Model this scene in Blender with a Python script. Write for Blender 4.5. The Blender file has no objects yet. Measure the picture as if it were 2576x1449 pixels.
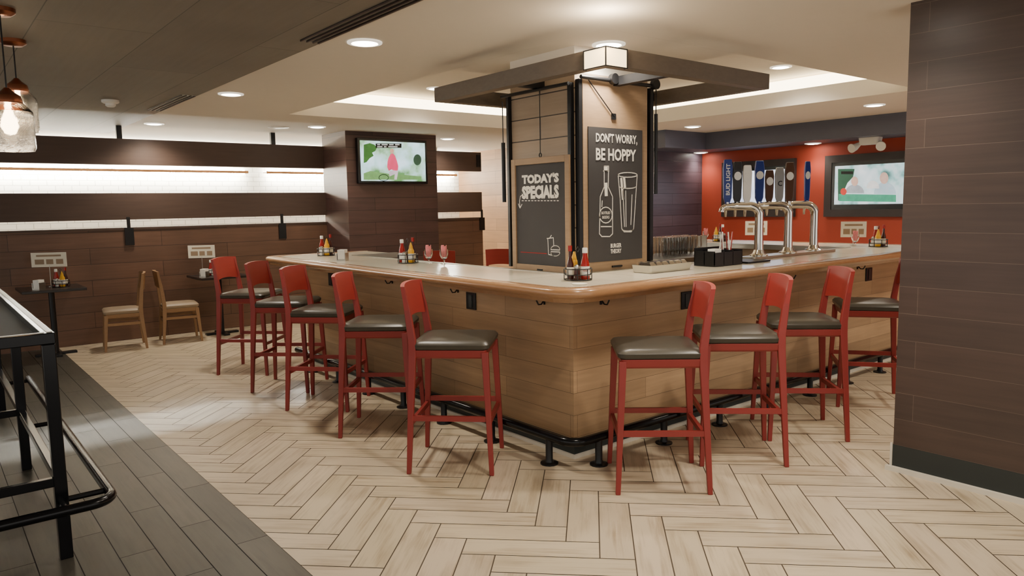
import bpy, bmesh, math, random
from mathutils import Vector, Matrix
random.seed(7)
C = bpy.context.scene.collection
PI = math.pi
# ------------------------------------------------------------------ camera survey
FPX = 1860.0; TH = math.radians(51.2); PT = math.radians(6.32); RL = .018; HC = 1.55
fh = Vector((math.cos(TH), math.sin(TH), 0)); RV = Vector((math.sin(TH), -math.cos(TH), 0)); ZV = Vector((0, 0, 1))
FV = fh*math.cos(PT) - ZV*math.sin(PT); UV = fh*math.sin(PT) + ZV*math.cos(PT)
XC = RV*math.cos(RL) - UV*math.sin(RL); YC = RV*math.sin(RL) + UV*math.cos(RL)
CAM = Vector((0, 0, HC))
def ray(px, py): return FV + XC*((px-1288)/FPX) + YC*((724.5-py)/FPX)
def GZ(px, py, z):
    d = ray(px, py); return CAM + d*((z-HC)/d.z)
def GX(px, py, x):
    d = ray(px, py); return CAM + d*(x/d.x)
def GY(px, py, y):
    d = ray(px, py); return CAM + d*(y/d.y)
cd = bpy.data.cameras.new('camera'); cam = bpy.data.objects.new('camera', cd); C.objects.link(cam)
cd.sensor_width = 36; cd.lens = 36*FPX/2576; cd.clip_end = 100
m = Matrix((XC, YC, -FV)).transposed().to_4x4(); m.translation = CAM; cam.matrix_world = m
bpy.context.scene.camera = cam

# ------------------------------------------------------------------ materials
def S(r, g, b):
    f = lambda c: (c/255/12.92) if c/255 <= .04045 else ((c/255+.055)/1.055)**2.4
    return (f(r), f(g), f(b), 1)
def mul(c, k): return (min(c[0]*k, 1), min(c[1]*k, 1), min(c[2]*k, 1), 1)
def base(name):
    m = bpy.data.materials.new(name); m.use_nodes = True
    return m, m.node_tree, m.node_tree.nodes['Principled BSDF']
def mat(name, col, rough=.5, metal=0, var=.1, scale=10, stretch=(1, 1, 1), emit=0, trans=0, coat=0, bump=0, ior=1.45, ecol=None, spec=.5):
    m, nt, b = base(name); N = nt.nodes; L = nt.links
    tc = N.new('ShaderNodeTexCoord'); mp = N.new('ShaderNodeMapping'); mp.inputs['Scale'].default_value = stretch
    no = N.new('ShaderNodeTexNoise'); no.inputs['Scale'].default_value = scale; no.inputs['Detail'].default_value = 4
    mx = N.new('ShaderNodeMix'); mx.data_type = 'RGBA'
    mx.inputs[6].default_value = mul(col, 1-var); mx.inputs[7].default_value = mul(col, 1+var)
    L.new(tc.outputs['Object'], mp.inputs[0]); L.new(mp.outputs[0], no.inputs['Vector'])
    L.new(no.outputs['Fac'], mx.inputs[0]); L.new(mx.outputs[2], b.inputs['Base Color'])
    b.inputs['Roughness'].default_value = rough; b.inputs['Metallic'].default_value = metal; b.inputs['IOR'].default_value = ior
    b.inputs['Specular IOR Level'].default_value = spec
    if trans: b.inputs['Transmission Weight'].default_value = trans
    if coat: b.inputs['Coat Weight'].default_value = coat; b.inputs['Coat Roughness'].default_value = .15
    if emit:
        b.inputs['Emission Strength'].default_value = emit
        if ecol: b.inputs['Emission Color'].default_value = ecol
        else: L.new(mx.outputs[2], b.inputs['Emission Color'])
    if bump:
        bp = N.new('ShaderNodeBump'); bp.inputs['Strength'].default_value = bump; bp.inputs['Distance'].default_value = .003
        L.new(no.outputs['Fac'], bp.inputs['Height']); L.new(bp.outputs[0], b.inputs['Normal'])
    return m
def brick(name, c1, c2, cm, bw, rh, ms=.003, rough=.5, grain=.35, plan=False, spec=.5, coat=0, gs=(1.6, 28), off=.5, bumpk=.4):
    m, nt, b = base(name); N = nt.nodes; L = nt.links
    tc = N.new('ShaderNodeTexCoord'); sp = N.new('ShaderNodeSeparateXYZ'); cb = N.new('ShaderNodeCombineXYZ')
    L.new(tc.outputs['Object'], sp.inputs[0])
    if plan:
        L.new(sp.outputs['Y'], cb.inputs['X']); L.new(sp.outputs['X'], cb.inputs['Y'])
    else:
        ad = N.new('ShaderNodeMath'); L.new(sp.outputs['X'], ad.inputs[0]); L.new(sp.outputs['Y'], ad.inputs[1])
        L.new(ad.outputs[0], cb.inputs['X']); L.new(sp.outputs['Z'], cb.inputs['Y'])
    br = N.new('ShaderNodeTexBrick'); br.offset = off; br.inputs['Scale'].default_value = 1
    br.inputs['Color1'].default_value = c1; br.inputs['Color2'].default_value = c2; br.inputs['Mortar'].default_value = cm
    br.inputs['Mortar Size'].default_value = ms; br.inputs['Mortar Smooth'].default_value = .1
    br.inputs['Brick Width'].default_value = bw; br.inputs['Row Height'].default_value = rh
    L.new(cb.outputs[0], br.inputs['Vector'])
    mp = N.new('ShaderNodeMapping'); mp.inputs['Scale'].default_value = (gs[0], gs[1], 1); L.new(cb.outputs[0], mp.inputs[0])
    no = N.new('ShaderNodeTexNoise'); no.inputs['Scale'].default_value = 1; no.inputs['Detail'].default_value = 6; no.inputs['Roughness'].default_value = .6
    L.new(mp.outputs[0], no.inputs['Vector'])
    no2 = N.new('ShaderNodeTexNoise'); no2.inputs['Scale'].default_value = 1.7; L.new(cb.outputs[0], no2.inputs['Vector'])
    av = N.new('ShaderNodeMath'); L.new(no.outputs['Fac'], av.inputs[0]); L.new(no2.outputs['Fac'], av.inputs[1])
    mr = N.new('ShaderNodeMapRange'); mr.inputs['From Min'].default_value = .6; mr.inputs['From Max'].default_value = 1.4
    mr.inputs['To Min'].default_value = 1-grain; mr.inputs['To Max'].default_value = 1+grain
    L.new(av.outputs[0], mr.inputs['Value'])
    vm = N.new('ShaderNodeVectorMath'); vm.operation = 'SCALE'; L.new(br.outputs['Color'], vm.inputs[0]); L.new(mr.outputs[0], vm.inputs['Scale'])
    L.new(vm.outputs[0], b.inputs['Base Color'])
    b.inputs['Roughness'].default_value = rough; b.inputs['Specular IOR Level'].default_value = spec
    if coat: b.inputs['Coat Weight'].default_value = coat; b.inputs['Coat Roughness'].default_value = .2
    bp = N.new('ShaderNodeBump'); bp.inputs['Strength'].default_value = bumpk; bp.inputs['Distance'].default_value = .004; bp.invert = True
    L.new(br.outputs['Fac'], bp.inputs['Height']); L.new(bp.outputs[0], b.inputs['Normal'])
    return m
def tilemat(name, dark, rough, g0, g1, amt):
    m, nt, b = base(name); N = nt.nodes; L = nt.links
    at = N.new('ShaderNodeAttribute'); at.attribute_name = 'tint'
    uv = N.new('ShaderNodeUVMap'); uv.uv_map = 'grain'
    mp = N.new('ShaderNodeMapping'); mp.inputs['Scale'].default_value = (2.2, 46, 1); L.new(uv.outputs[0], mp.inputs[0])
    no = N.new('ShaderNodeTexNoise'); no.inputs['Scale'].default_value = 1; no.inputs['Detail'].default_value = 7; no.inputs['Roughness'].default_value = .6
    no.inputs['Distortion'].default_value = .5
    L.new(mp.outputs[0], no.inputs['Vector'])
    mp2 = N.new('ShaderNodeMapping'); mp2.inputs['Scale'].default_value = (3, 12, 1); L.new(uv.outputs[0], mp2.inputs[0])
    n2 = N.new('ShaderNodeTexNoise'); n2.inputs['Scale'].default_value = 1; n2.inputs['Detail'].default_value = 5; L.new(mp2.outputs[0], n2.inputs['Vector'])
    mu = N.new('ShaderNodeMath'); mu.operation = 'MULTIPLY'; L.new(no.outputs['Fac'], mu.inputs[0]); L.new(n2.outputs['Fac'], mu.inputs[1])
    mr = N.new('ShaderNodeMapRange'); mr.inputs['From Min'].default_value = g0; mr.inputs['From Max'].default_value = g1; mr.inputs['To Max'].default_value = amt
    L.new(mu.outputs[0], mr.inputs['Value'])
    mx = N.new('ShaderNodeMix'); mx.data_type = 'RGBA'; L.new(mr.outputs[0], mx.inputs[0])
    L.new(at.outputs['Color'], mx.inputs[6]); mx.inputs[7].default_value = dark
    L.new(mx.outputs[2], b.inputs['Base Color']); b.inputs['Roughness'].default_value = rough
    return m

M = {}
M['ceil'] = mat('ceiling_paint', S(222, 215, 203), .85, var=.02)
M['dark_ceil'] = brick('dark_ceiling_boards', S(118, 110, 100), S(108, 101, 92), S(74, 68, 60), 2.4, .6, .003, .6, .12, plan=True)
M['dark_wood'] = brick('dark_wood_planks', S(88, 64, 58), S(74, 55, 52), S(38, 28, 26), 1.3, .17, .003, .42, .3, bumpk=.3)
M['right_wood'] = brick('dark_brown_wood_planks', S(66, 51, 45), S(60, 47, 42), S(92, 78, 68), 3.7, .152, .0013, .38, .28, bumpk=.2, off=.37)
M['booth_wood'] = brick('brown_wood_panelling', S(102, 74, 58), S(88, 64, 50), S(54, 38, 32), 1.6, .19, .003, .45, .3)
M['slat'] = mat('espresso_wood', S(72, 56, 48), .5, var=.2, scale=3, stretch=(1, 1, 12))
M['bar_front'] = brick('oak_bar_planks', S(172, 142, 108), S(152, 124, 94), S(106, 84, 62), 1.25, .137, .0014, .42, .28, bumpk=.2)
M['shiplap'] = brick('whitewashed_planks', S(172, 152, 130), S(156, 138, 118), S(56, 48, 42), 1.5, .155, .004, .5, .22)
M['oak_wall'] = brick('amber_wood_wall', S(160, 124, 92), S(140, 108, 80), S(96, 72, 54), 1.5, .22, .003, .5, .25)
M['tile'] = brick('white_brick_tile', S(246, 244, 236), S(242, 240, 230), S(186, 184, 174), .2, .075, .0045, .3, .03)
M['red_wall'] = mat('red_orange_paint', S(164, 64, 44), .6, var=.05, scale=2)
M['blue_soffit'] = mat('slate_soffit_paint', S(88, 90, 104), .5, var=.05)
M['beam'] = mat('charcoal_brown_beam', S(98, 88, 78), .5, var=.2, scale=4, stretch=(6, 6, 14))
M['black'] = mat('black_metal', S(28, 28, 30), .35, .3, var=.1)
M['black_gloss'] = mat('glossy_black_metal', S(24, 24, 26), .2, .5, var=.1)
M['gray_metal'] = mat('worn_grey_steel', S(140, 136, 126), .35, .7, var=.15)
M['base_black'] = mat('dark_teal_base_board', S(36, 42, 42), .4, var=.1)
M['trim_light'] = mat('pale_floor_trim', S(206, 200, 186), .4)
M['stone'] = brick('cream_stone_slab', S(216, 206, 184), S(210, 200, 176), S(168, 156, 132), 1.2, .9, .003, .2, .05, plan=True, gs=(14, 14), coat=.4)
M['rail_wood'] = mat('varnished_oak_edge', S(154, 114, 78), .25, var=.18, scale=5, stretch=(4, 4, 30), coat=.5)
M['red'] = mat('red_lacquered_wood', S(134, 46, 42), .42, var=.08, scale=6)
M['red_back'] = mat('cranberry_back_panel', S(150, 50, 44), .45, var=.1, scale=5, stretch=(1, 1, 8))
M['vinyl'] = mat('dark_olive_vinyl', S(62, 58, 50), .35, var=.15, scale=25, bump=.1)
M['oak'] = mat('natural_oak_frame', S(138, 106, 74), .45, var=.12, scale=8, stretch=(3, 3, 14))
M['taupe'] = mat('taupe_vinyl', S(142, 124, 102), .5, var=.06)
M['table_dark'] = mat('black_brown_laminate', S(40, 34, 32), .3, var=.15)
M['table_matt'] = mat('matt_black_top', S(30, 27, 26), .75, var=.15, spec=.15)
M['chrome'] = mat('polished_chrome', S(225, 222, 215), .1, 1, var=.02)
M['steel'] = mat('brushed_steel', S(180, 178, 170), .28, 1, var=.05)
M['chalk_board'] = mat('slate_chalkboard', S(54, 52, 52), .75, var=.18, scale=4)
M['chalk'] = mat('white_chalk', S(226, 220, 206), .9, var=.08, scale=60)
M['chalk_red'] = mat('red_chalk', S(150, 30, 26), .9)
M['frame_wood'] = mat('weathered_frame_wood', S(146, 120, 92), .55, var=.2, scale=6, stretch=(2, 2, 12))
M['white'] = mat('white_plastic', S(228, 226, 218), .4, var=.03)
M['print'] = mat('printed_ink', S(150, 128, 104), .7, var=.2)
M['ketchup'] = mat('ketchup_red', S(142, 22, 18), .25, var=.05)
M['mustard'] = mat('mustard_yellow', S(214, 160, 24), .35, var=.05)
M['sauce'] = mat('brown_sauce_glass', S(60, 24, 16), .15, var=.1)
M['pink'] = mat('pink_paper_packets', S(226, 132, 136), .6, var=.25, scale=60)
M['glass'] = mat('clear_glass', (1, 1, 1, 1), .03, var=0, trans=1)
M['seeded'] = mat('clear_seeded_glass', (1, .98, .94, 1), .05, var=0, trans=1, scale=70, bump=.5, ior=1.35)
M['frost'] = mat('clear_tumbler_glass', (1, 1, 1, 1), .02, var=0, trans=1, ior=1.4)
M['copper'] = mat('copper_cap', S(150, 92, 66), .3, .9, var=.1)
M['bulb'] = mat('warm_bulb', S(255, 196, 120), .4, emit=80, ecol=(1, .76, .46, 1))
M['lamp'] = mat('downlight_lens', S(255, 244, 222), .4, emit=36, ecol=(1, .94, .82, 1))
M['cove'] = mat('warm_led_strip', S(255, 228, 170), .4, emit=8.5, ecol=(1, .86, .6, 1))
M['tube'] = mat('cool_linear_lamp', S(255, 250, 220), .4, emit=190, ecol=(1, .97, .84, 1))
M['sconce'] = mat('glowing_opal_glass', S(255, 216, 150), .4, emit=2.8, ecol=(1, .80, .48, 1))
M['bezel'] = mat('black_tv_bezel', S(14, 14, 16), .25, var=.1)
M['tvframe'] = mat('dark_tv_surround', S(54, 48, 48), .5, var=.1)
M['card'] = mat('printed_menu_card', S(226, 220, 202), .6, var=.04)
def scr(name, cols, sc, s_=1.6):
    m, nt, b = base(name); N = nt.nodes; L = nt.links
    tc = N.new('ShaderNodeTexCoord'); no = N.new('ShaderNodeTexNoise'); no.inputs['Scale'].default_value = sc; no.inputs['Detail'].default_value = 3
    cr = N.new('ShaderNodeValToRGB'); e = cr.color_ramp.elements
    e[0].position = .32; e[0].color = cols[0]; e[1].position = .68; e[1].color = cols[-1]
    for i, c in enumerate(cols[1:-1]):
        q = e.new(.32+.36*(i+1)/(len(cols)-1)); q.color = c
    L.new(tc.outputs['Object'], no.inputs['Vector']); L.new(no.outputs['Fac'], cr.inputs[0])
    b.inputs['Base Color'].default_value = (.01, .01, .01, 1); L.new(cr.outputs[0], b.inputs['Emission Color'])
    b.inputs['Emission Strength'].default_value = s_; b.inputs['Roughness'].default_value = .2
    return m
def glow(name, col, s=1.3):
    return mat(name, col, .4, emit=s, var=.3, scale=14)

# ------------------------------------------------------------------ mesh builder
class MB:
    def __init__(s): s.bm = bmesh.new()
    def faces(s, vs, fs):
        v = [s.bm.verts.new(p) for p in vs]
        for f in fs:
            try: s.bm.faces.new([v[i] for i in f])
            except ValueError: pass
        return s
    def box(s, x0, x1, y0, y1, z0, z1):
        return s.faces([(x0,y0,z0),(x1,y0,z0),(x1,y1,z0),(x0,y1,z0),(x0,y0,z1),(x1,y0,z1),(x1,y1,z1),(x0,y1,z1)],
                       [(3,2,1,0),(4,5,6,7),(0,1,5,4),(1,2,6,5),(2,3,7,6),(3,0,4,7)])
    def rings(s, R_, cap=True, closed=False):
        n = len(R_[0]); vs = [p for r in R_ for p in r]; fs = []
        k = len(R_)
        for i in range(k if closed else k-1):
            j = (i+1) % k
            for a in range(n):
                b = (a+1) % n
                fs.append((i*n+a, i*n+b, j*n+b, j*n+a))
        if cap and not closed:
            fs.append(tuple(range(n-1, -1, -1))); fs.append(tuple((k-1)*n+a for a in range(n)))
        return s.faces(vs, fs)
    def loft(s, secs):
        return s.rings([[(x-w/2,y-d/2,z),(x+w/2,y-d/2,z),(x+w/2,y+d/2,z),(x-w/2,y+d/2,z)] for x, y, z, w, d in secs])
    def rloft(s, secs, n=5, cx=0, cy=0):
        R_ = []
        for w, d, r, z in secs:
            ring = []
            for q, (sx, sy) in enumerate(((1,1),(-1,1),(-1,-1),(1,-1))):
                for i in range(n):
                    a = PI/2*q + PI/2*i/(n-1)
                    ring.append((cx+sx*(w/2-r)+r*math.cos(a), cy+sy*(d/2-r)+r*math.sin(a), z))
            R_.append(ring)
        return s.rings(R_)
    def beam(s, p, q, w, h):
        p = Vector(p); q = Vector(q); d = (q-p).normalized()
        sd = d.cross(ZV)
        if sd.length < 1e-4: sd = Vector((1,0,0))
        sd.normalize(); up = sd.cross(d)
        return s.rings([[o+sd*(a*w/2)+up*(b*h/2) for a, b in ((-1,-1),(1,-1),(1,1),(-1,1))] for o in (p, q)])
    def tube(s, pts, r, n=10, closed=False):
        P = [Vector(p) for p in pts]; k = len(P); R_ = []; ref = None
        for i in range(k):
            if closed: t = P[(i+1) % k]-P[i-1]
            else: t = P[min(i+1, k-1)]-P[max(i-1, 0)]
            t.normalize()
            if ref is None:
                ref = t.cross(ZV)
                if ref.length < 1e-3: ref = t.cross(Vector((1,0,0)))
                ref.normalize()
            else:
                ref = (ref - t*ref.dot(t)); ref.normalize()
            b = t.cross(ref); rr = r[i] if isinstance(r, (list, tuple)) else r
            R_.append([P[i]+(ref*math.cos(2*PI*a/n)+b*math.sin(2*PI*a/n))*rr for a in range(n)])
        return s.rings(R_, closed=closed)
    def lathe(s, prof, c=(0,0,0), n=18, cap=True):
        return s.rings([[(c[0]+r*math.cos(2*PI*a/n), c[1]+r*math.sin(2*PI*a/n), c[2]+z) for a in range(n)] for r, z in prof], cap=cap)
    def prism(s, poly, z0, z1):
        return s.rings([[(x,y,z0) for x,y in poly], [(x,y,z1) for x,y in poly]])
    def sweep(s, path, prof):
        n = len(path); R_ = []
        for i in range(n):
            p = Vector(path[i]); d0 = (p-Vector(path[i-1])).normalized() if i else None
            d1 = (Vector(path[i+1])-p).normalized() if i < n-1 else None
            d0 = d0 or d1; d1 = d1 or d0
            n0 = Vector((-d0.y, d0.x)); n1 = Vector((-d1.y, d1.x)); mm = n0+n1; mm.normalize(); k = 1/max(mm.dot(n0), .3)
            R_.append([(p.x+mm.x*o*k, p.y+mm.y*o*k, z) for o, z in prof])
        return s.rings(R_)
    def build(s, name, m_, parent=None, smooth=False, bevel=0, loc=None, seg=2):
        bmesh.ops.recalc_face_normals(s.bm, faces=s.bm.faces)
        me = bpy.data.meshes.new(name); s.bm.to_mesh(me); s.bm.free()
        me.materials.append(m_)
        if smooth:
            for p in me.polygons: p.use_smooth = True
            me.set_sharp_from_angle(angle=math.radians(38))
        o = bpy.data.objects.new(name, me); C.objects.link(o)
        if bevel:
            b = o.modifiers.new('bevel', 'BEVEL'); b.width = bevel; b.segments = seg; b.limit_method = 'ANGLE'
        if parent: o.parent = parent
        if loc: o.location = loc
        return o
def thing(name, label, cat, loc=(0,0,0), rotz=0, group=None):
    o = bpy.data.objects.new(name, None); C.objects.link(o); o.empty_display_size = .1
    o.location = loc; o.rotation_euler = (0,0,rotz); o['label'] = label; o['category'] = cat
    if group: o['group'] = group
    return o
def tag(o, label, cat, group=None):
    o['label'] = label; o['category'] = cat
    if group: o['group'] = group
    return o
def struct(name, mb, m_, bevel=0):
    o = mb.build(name, m_, bevel=bevel); o['kind'] = 'structure'; return o
def dup(root, loc, rotz=None, label=None, group=None):
    r = root.copy(); C.objects.link(r); r.location = loc
    if rotz is not None: r.rotation_euler = (0,0,rotz)
    if label: r['label'] = label
    if group: r['group'] = group
    for ch in list(root.children):
        c = ch.copy(); C.objects.link(c); c.parent = r
        for g in ch.children:
            d = g.copy(); C.objects.link(d); d.parent = c
    return r
def arc(cx, cy, r, a0, a1, n=8):
    return [(cx+r*math.cos(math.radians(a0+(a1-a0)*i/n)), cy+r*math.sin(math.radians(a0+(a1-a0)*i/n))) for i in range(n+1)]
def textmesh(body, bold=.0):
    cu = bpy.data.curves.new('t', 'FONT'); cu.body = body; cu.offset = bold; cu.align_x = 'CENTER'; cu.resolution_u = 2
    ob = bpy.data.objects.new('t', cu); C.objects.link(ob)
    dg = bpy.context.evaluated_depsgraph_get(); dg.update()
    me = bpy.data.meshes.new_from_object(ob.evaluated_get(dg)); bpy.data.objects.remove(ob); bpy.data.curves.remove(cu)
    return me
def text(name, body, org, right, up, w, h, m_, parent=None, bold=.02):
    """text centred on org, filling w x h, in the plane of right / up"""
    me = textmesh(body, bold)
    xs = [v.co.x for v in me.vertices]; ys = [v.co.y for v in me.vertices]
    x0, x1, y0, y1 = min(xs), max(xs), min(ys), max(ys)
    org = Vector(org); right = Vector(right); up = Vector(up); nn = right.cross(up)*.0006
    for v in me.vertices:
        v.co = org + right*((v.co.x-(x0+x1)/2)/(x1-x0)*w) + up*((v.co.y-(y0+y1)/2)/(y1-y0)*h) + nn
    me.materials.clear(); me.materials.append(m_)
    o = bpy.data.objects.new(name, me); C.objects.link(o)
    if parent: o.parent = parent
    return o

# ------------------------------------------------------------------ floor
def planks(name, rects, m_, clips, tint, g=.0022):
    bm = bmesh.new(); uvl = bm.loops.layers.uv.new('grain'); cl = bm.loops.layers.float_color.new('tint')
    for (ox, oy, dx, dy, Ln, W) in rects:
        nx, ny = -dy, dx
        pts = [(g, g), (Ln-g, g), (Ln-g, W-g), (g, W-g)]
        vs = [bm.verts.new((ox+dx*a+nx*b, oy+dy*a+ny*b, 0)) for a, b in pts]
        f = bm.faces.new(vs); ru, rv = random.random()*50, random.random()*50; col = tint()
        for l, (a, b) in zip(f.loops, pts): l[uvl].uv = (a+ru, b+rv); l[cl] = col
    for co, no in clips:
        bmesh.ops.bisect_plane(bm, geom=bm.verts[:]+bm.edges[:]+bm.faces[:], plane_co=co, plane_no=no, clear_outer=True)
    for f in bm.faces:
        if f.normal.z < 0: f.normal_flip()
    me = bpy.data.meshes.new(name); bm.to_mesh(me); bm.free(); me.materials.append(m_)
    o = bpy.data.objects.new(name, me); C.objects.link(o); o['kind'] = 'structure'; return o
w = .155; n = 4; rects = []
s2 = math.sqrt(.5)
ex = Vector((s2, -s2)); ey = Vector((s2, s2))
for i in range(-110, 130):
    for j in range(-20, 160):
        k = (i+j) % (2*n)
        o = Vector((.04, 0)) + ex*(i*w) + ey*(j*w)
        if o.x < .2 or o.x > 10.6 or o.y < -1.8 or o.y > 12.6: continue
        if k == 0: rects.append((o.x, o.y, ex.x, ex.y, n*w, w))
        elif k == n:
            o2 = o + ex*w
            rects.append((o2.x, o2.y, ey.x, ey.y, n*w, w))
def t1():
    k = random.uniform(.90, 1.03); c = S(200, 184, 158); return (c[0]*k, c[1]*k*random.uniform(.99, 1.01), c[2]*k*random.uniform(.97, 1.02), 1)
M['tile_light'] = tilemat('oak_look_porcelain', S(138, 118, 92), .34, .22, .46, .8)
planks('floor', rects, M['tile_light'], [((1.2,0,0), (-1,0,0)), ((10.1,0,0), (1,0,0)), ((0,-1.5,0), (0,-1,0)), ((0,12.2,0), (0,1,0))], t1, .0028)
rects = []
for i in range(0, 30):
    x = 1.2-i*.15
    y = -2 + (i*.37) % .9
    while y < 12.2:
        rects.append((x, y, 0, 1, .9, .15)); y += .9
def t2():
    k = random.uniform(.8, 1.15); c = S(78, 74, 65); return (c[0]*k, c[1]*k, c[2]*k, 1)
M['tile_dark'] = tilemat('charcoal_wood_look_porcelain', S(54, 51, 45), .4, .2, .5, 1)
planks('floor_dark', rects, M['tile_dark'], [((0,-1.5,0), (0,-1,0)), ((0,12.2,0), (0,1,0))], t2)
struct('floor_grout', MB().box(1.2, 10.4, -1.5, 12.4, -.08, -.002), mat('brown_grout', S(72, 60, 47), .8))
struct('floor_grout_dark', MB().box(-3.4, 1.2, -1.5, 12.4, -.08, -.002), mat('black_grout', S(30, 29, 27), .8))

# ------------------------------------------------------------------ ceiling
X0, X1, Y0, Y1, ZC = 3.32, 7.67, 3.2, 8.0, 2.6
c = MB()
c.box(2.1, X0, -1.5, 12.4, ZC, ZC+.17).box(X1, 10.4, -1.5, 12.4, ZC, ZC+.17)
c.box(X0, X1, -1.5, Y0, ZC, ZC+.17).box(X0, X1, Y1, 12.4, ZC, ZC+.17)
c.box(-3.4, 2.1, 11.0, 12.4, ZC, ZC+.17)
struct('ceiling', c, M['ceil'])
struct('ceiling_soffit', MB().box(X0+.001, 4.65, Y0+.001, 4.8, ZC, 2.94).box(3.5, 4.23, 3.65, 4.33, 2.43, ZC), M['ceil'])
d = .28
c = MB().box(X0-d-.05, X1+d+.05, Y0-d-.05, Y1+d+.05, 2.95, 3.0)
c.box(X0-d-.05, X0-d, Y0-d-.05, Y1+d+.05, 2.77, 2.95).box(X1+d, X1+d+.05, Y0-d-.05, Y1+d+.05, 2.77, 2.95)
c.box(X0-d, X1+d, Y0-d-.05, Y0-d, 2.77, 2.95).box(X0-d, X1+d, Y1+d, Y1+d+.05, 2.77, 2.95)
struct('ceiling_tray', c, M['ceil'])
struct('ceiling_dark', MB().box(-3.4, 2.1, -1.5, 11.0, ZC-.005, ZC+.17), M['dark_ceil'])
for i, (a, b, e, f, ph) in enumerate(((X0-.275, X0-.25, Y0, Y1, 'side above the long left counter'), (X1+.25, X1+.275, Y0, Y1, 'side towards the red wall'),
                                      (X0, X1, Y0-.275, Y0-.25, 'side above the tap counter'), (X0, X1, Y1+.25, Y1+.275, 'side farthest behind the chalkboard column'))):
    tag(MB().box(a, b, e, f, 2.80, 2.93).build('cove_light', M['cove']), 'warm glowing light strip in the ceiling tray, ' + ph, 'strip light')

# ------------------------------------------------------------------ walls
struct('wall_right', MB().box(4.28, 4.62, -1.5, 1.85, .15, ZC), M['right_wood'])
struct('baseboard_right', MB().box(4.275, 4.625, -1.5, 1.855, .004, .15), M['base_black'])
struct('trim_1', MB().box(4.25, 4.275, -1.5, 1.88, 0, .026).box(4.268, 4.276, 1.85, 1.862, 0, .16), M['trim_light'])
struct('wall_pillar', MB().box(4.62, 6.07, 9.27, 10.0, 0, ZC), M['dark_wood'])
struct('wall_back', MB().box(-3.4, 8.8, 12.2, 12.4, 0, ZC), M['tile'])
struct('wall_back_wood', MB().box(8.8, 10.4, 12.2, 12.4, 0, ZC), M['oak_wall'])
struct('wall_side_wood', MB().box(8.5, 8.6, 7.55, 12.2, 0, ZC), M['oak_wall'])
M['blue_wood'] = brick('slate_blue_wood_planks', S(84, 74, 84), S(70, 62, 72), S(40, 34, 38), 1.3, .17, .003, .4, .3)
struct('wall_bar_side', MB().box(8.6, 10.4, 7.55, 7.7, 0, ZC), M['blue_wood'])
struct('wall_red', MB().box(10.1, 10.4, -1.5, 7.55, 0, ZC), M['red_wall'])
struct('ceiling_bulkhead', MB().box(9.45, 10.1, -1.5, 7.55, 2.35, ZC).box(8.5, 9.45, 7.0, 7.55, 2.35, ZC), M['blue_soffit'])
# slatted partition
sp = thing('slatted_partition', 'dark slatted wood partition with open bands in front of the white tiled wall', 'partition', (0, 9.96, 0))
for a, b in ((-3.4, 4.62), (6.07, 7.4)):
    MB().box(a, b, 0, .07, 0, 1.35).build('panel', M['booth_wood'], sp)
    MB().box(a, b, -.01, .08, 1.35, 1.375).build('ledge', M['slat'], sp)
    MB().box(a, b, 0, .07, 1.47, 1.79).build('slat', M['slat'], sp)
    MB().box(a, b, 0, .07, 2.13, 2.44).build('slat', M['slat'], sp)
for px in (300, 687):
    x = GY(px, 330, 9.96).x
    MB().box(x-.03, x+.03, .01, .06, 2.44, ZC).build('hanger', M['black'], sp)
for px, py in ((325, 590), (710, 580), (1212, 565)):
    x = GY(px, py, 9.96).x
    MB().box(x-.05, x+.05, -.02, -.002, 1.16, 1.37).box(x-.02, x+.02, -.012, -.002, 1.37, 1.5).build('bracket', M['black'], sp)
x = GY(1203, 400, 9.96).x
MB().box(x-.04, x+.04, -.012, -.001, 2.2, 2.4).build('bracket', M['black'], sp)
for a, b, lb in ((-3.2, 4.27, 'long linear wall lamp over the white tiles, left of the gap'), (4.57, 8.35, 'linear wall lamp over the white tiles behind the television pillar')):
    f = thing('wall_lamp', lb, 'linear lamp', (0, 12.2, 0))
    MB().box(a, b, -.17, -.15, 2.15, 2.19).box(a, b, -.15, 0, 2.165, 2.175).build('valance', M['rail_wood'], f)
    MB().box(a+.05, b-.05, -.14, -.10, 2.18, 2.21).build('lamp_tube', M['tube'], f)
    MB().box(a+.05, b-.05, -.13, -.09, 2.135, 2.16).build('lamp_tube', M['tube'], f)

# ------------------------------------------------------------------ downlights
M['ring'] = mat('white_trim_ring', S(240, 236, 222), .4, emit=.8, ecol=(1, .92, .8, 1))
def spot(loc, e, size=2.5, col=(1, .885, .73)):
    l = bpy.data.lights.new('spot', 'SPOT'); l.energy = e; l.spot_size = size; l.spot_blend = .8; l.color = col; l.shadow_soft_size = .1
    o = bpy.data.objects.new('lamp_beam', l); C.objects.link(o); o.location = loc; return o
DL = [(2.32, 4.33, ZC, 'nearest of the row beside the dark ceiling'), (2.32, 6.87, ZC, 'second of the row beside the dark ceiling'),
      (2.32, 9.6, ZC, 'farthest of the row beside the dark ceiling'), (4.1, 9.0, ZC, 'left of the television pillar'),
      (6.5, 9.6, ZC, 'right of the television pillar'), (3.66, 3.49, ZC, 'directly above the glowing corner lamp'),
      (8.5, 6.52, ZC, 'in front of the red wall above the left wall screen'), (8.45, 4.0, ZC, 'near the red wall above the right wall screen'),
      (7.2, 4.4, 2.95, 'in the tray right of the beam frame'), (4.93, 7.5, 2.95, 'in the tray left of the beam frame'),
      (2.32, 1.75, ZC, 'over the open floor before the bar corner'), (2.32, -.8, ZC, 'over the floor behind the viewer'), (3.6, 1.9, ZC, 'over the stools by the dark right wall'),
      (6.0, 1.6, ZC, 'beyond the dark right wall'), (8.45, 1.6, ZC, 'by the red wall at the far right')]
cl0 = thing('ceiling_light', 'x', 'ceiling light', (0,0,0), group='round recessed ceiling lights')
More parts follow.
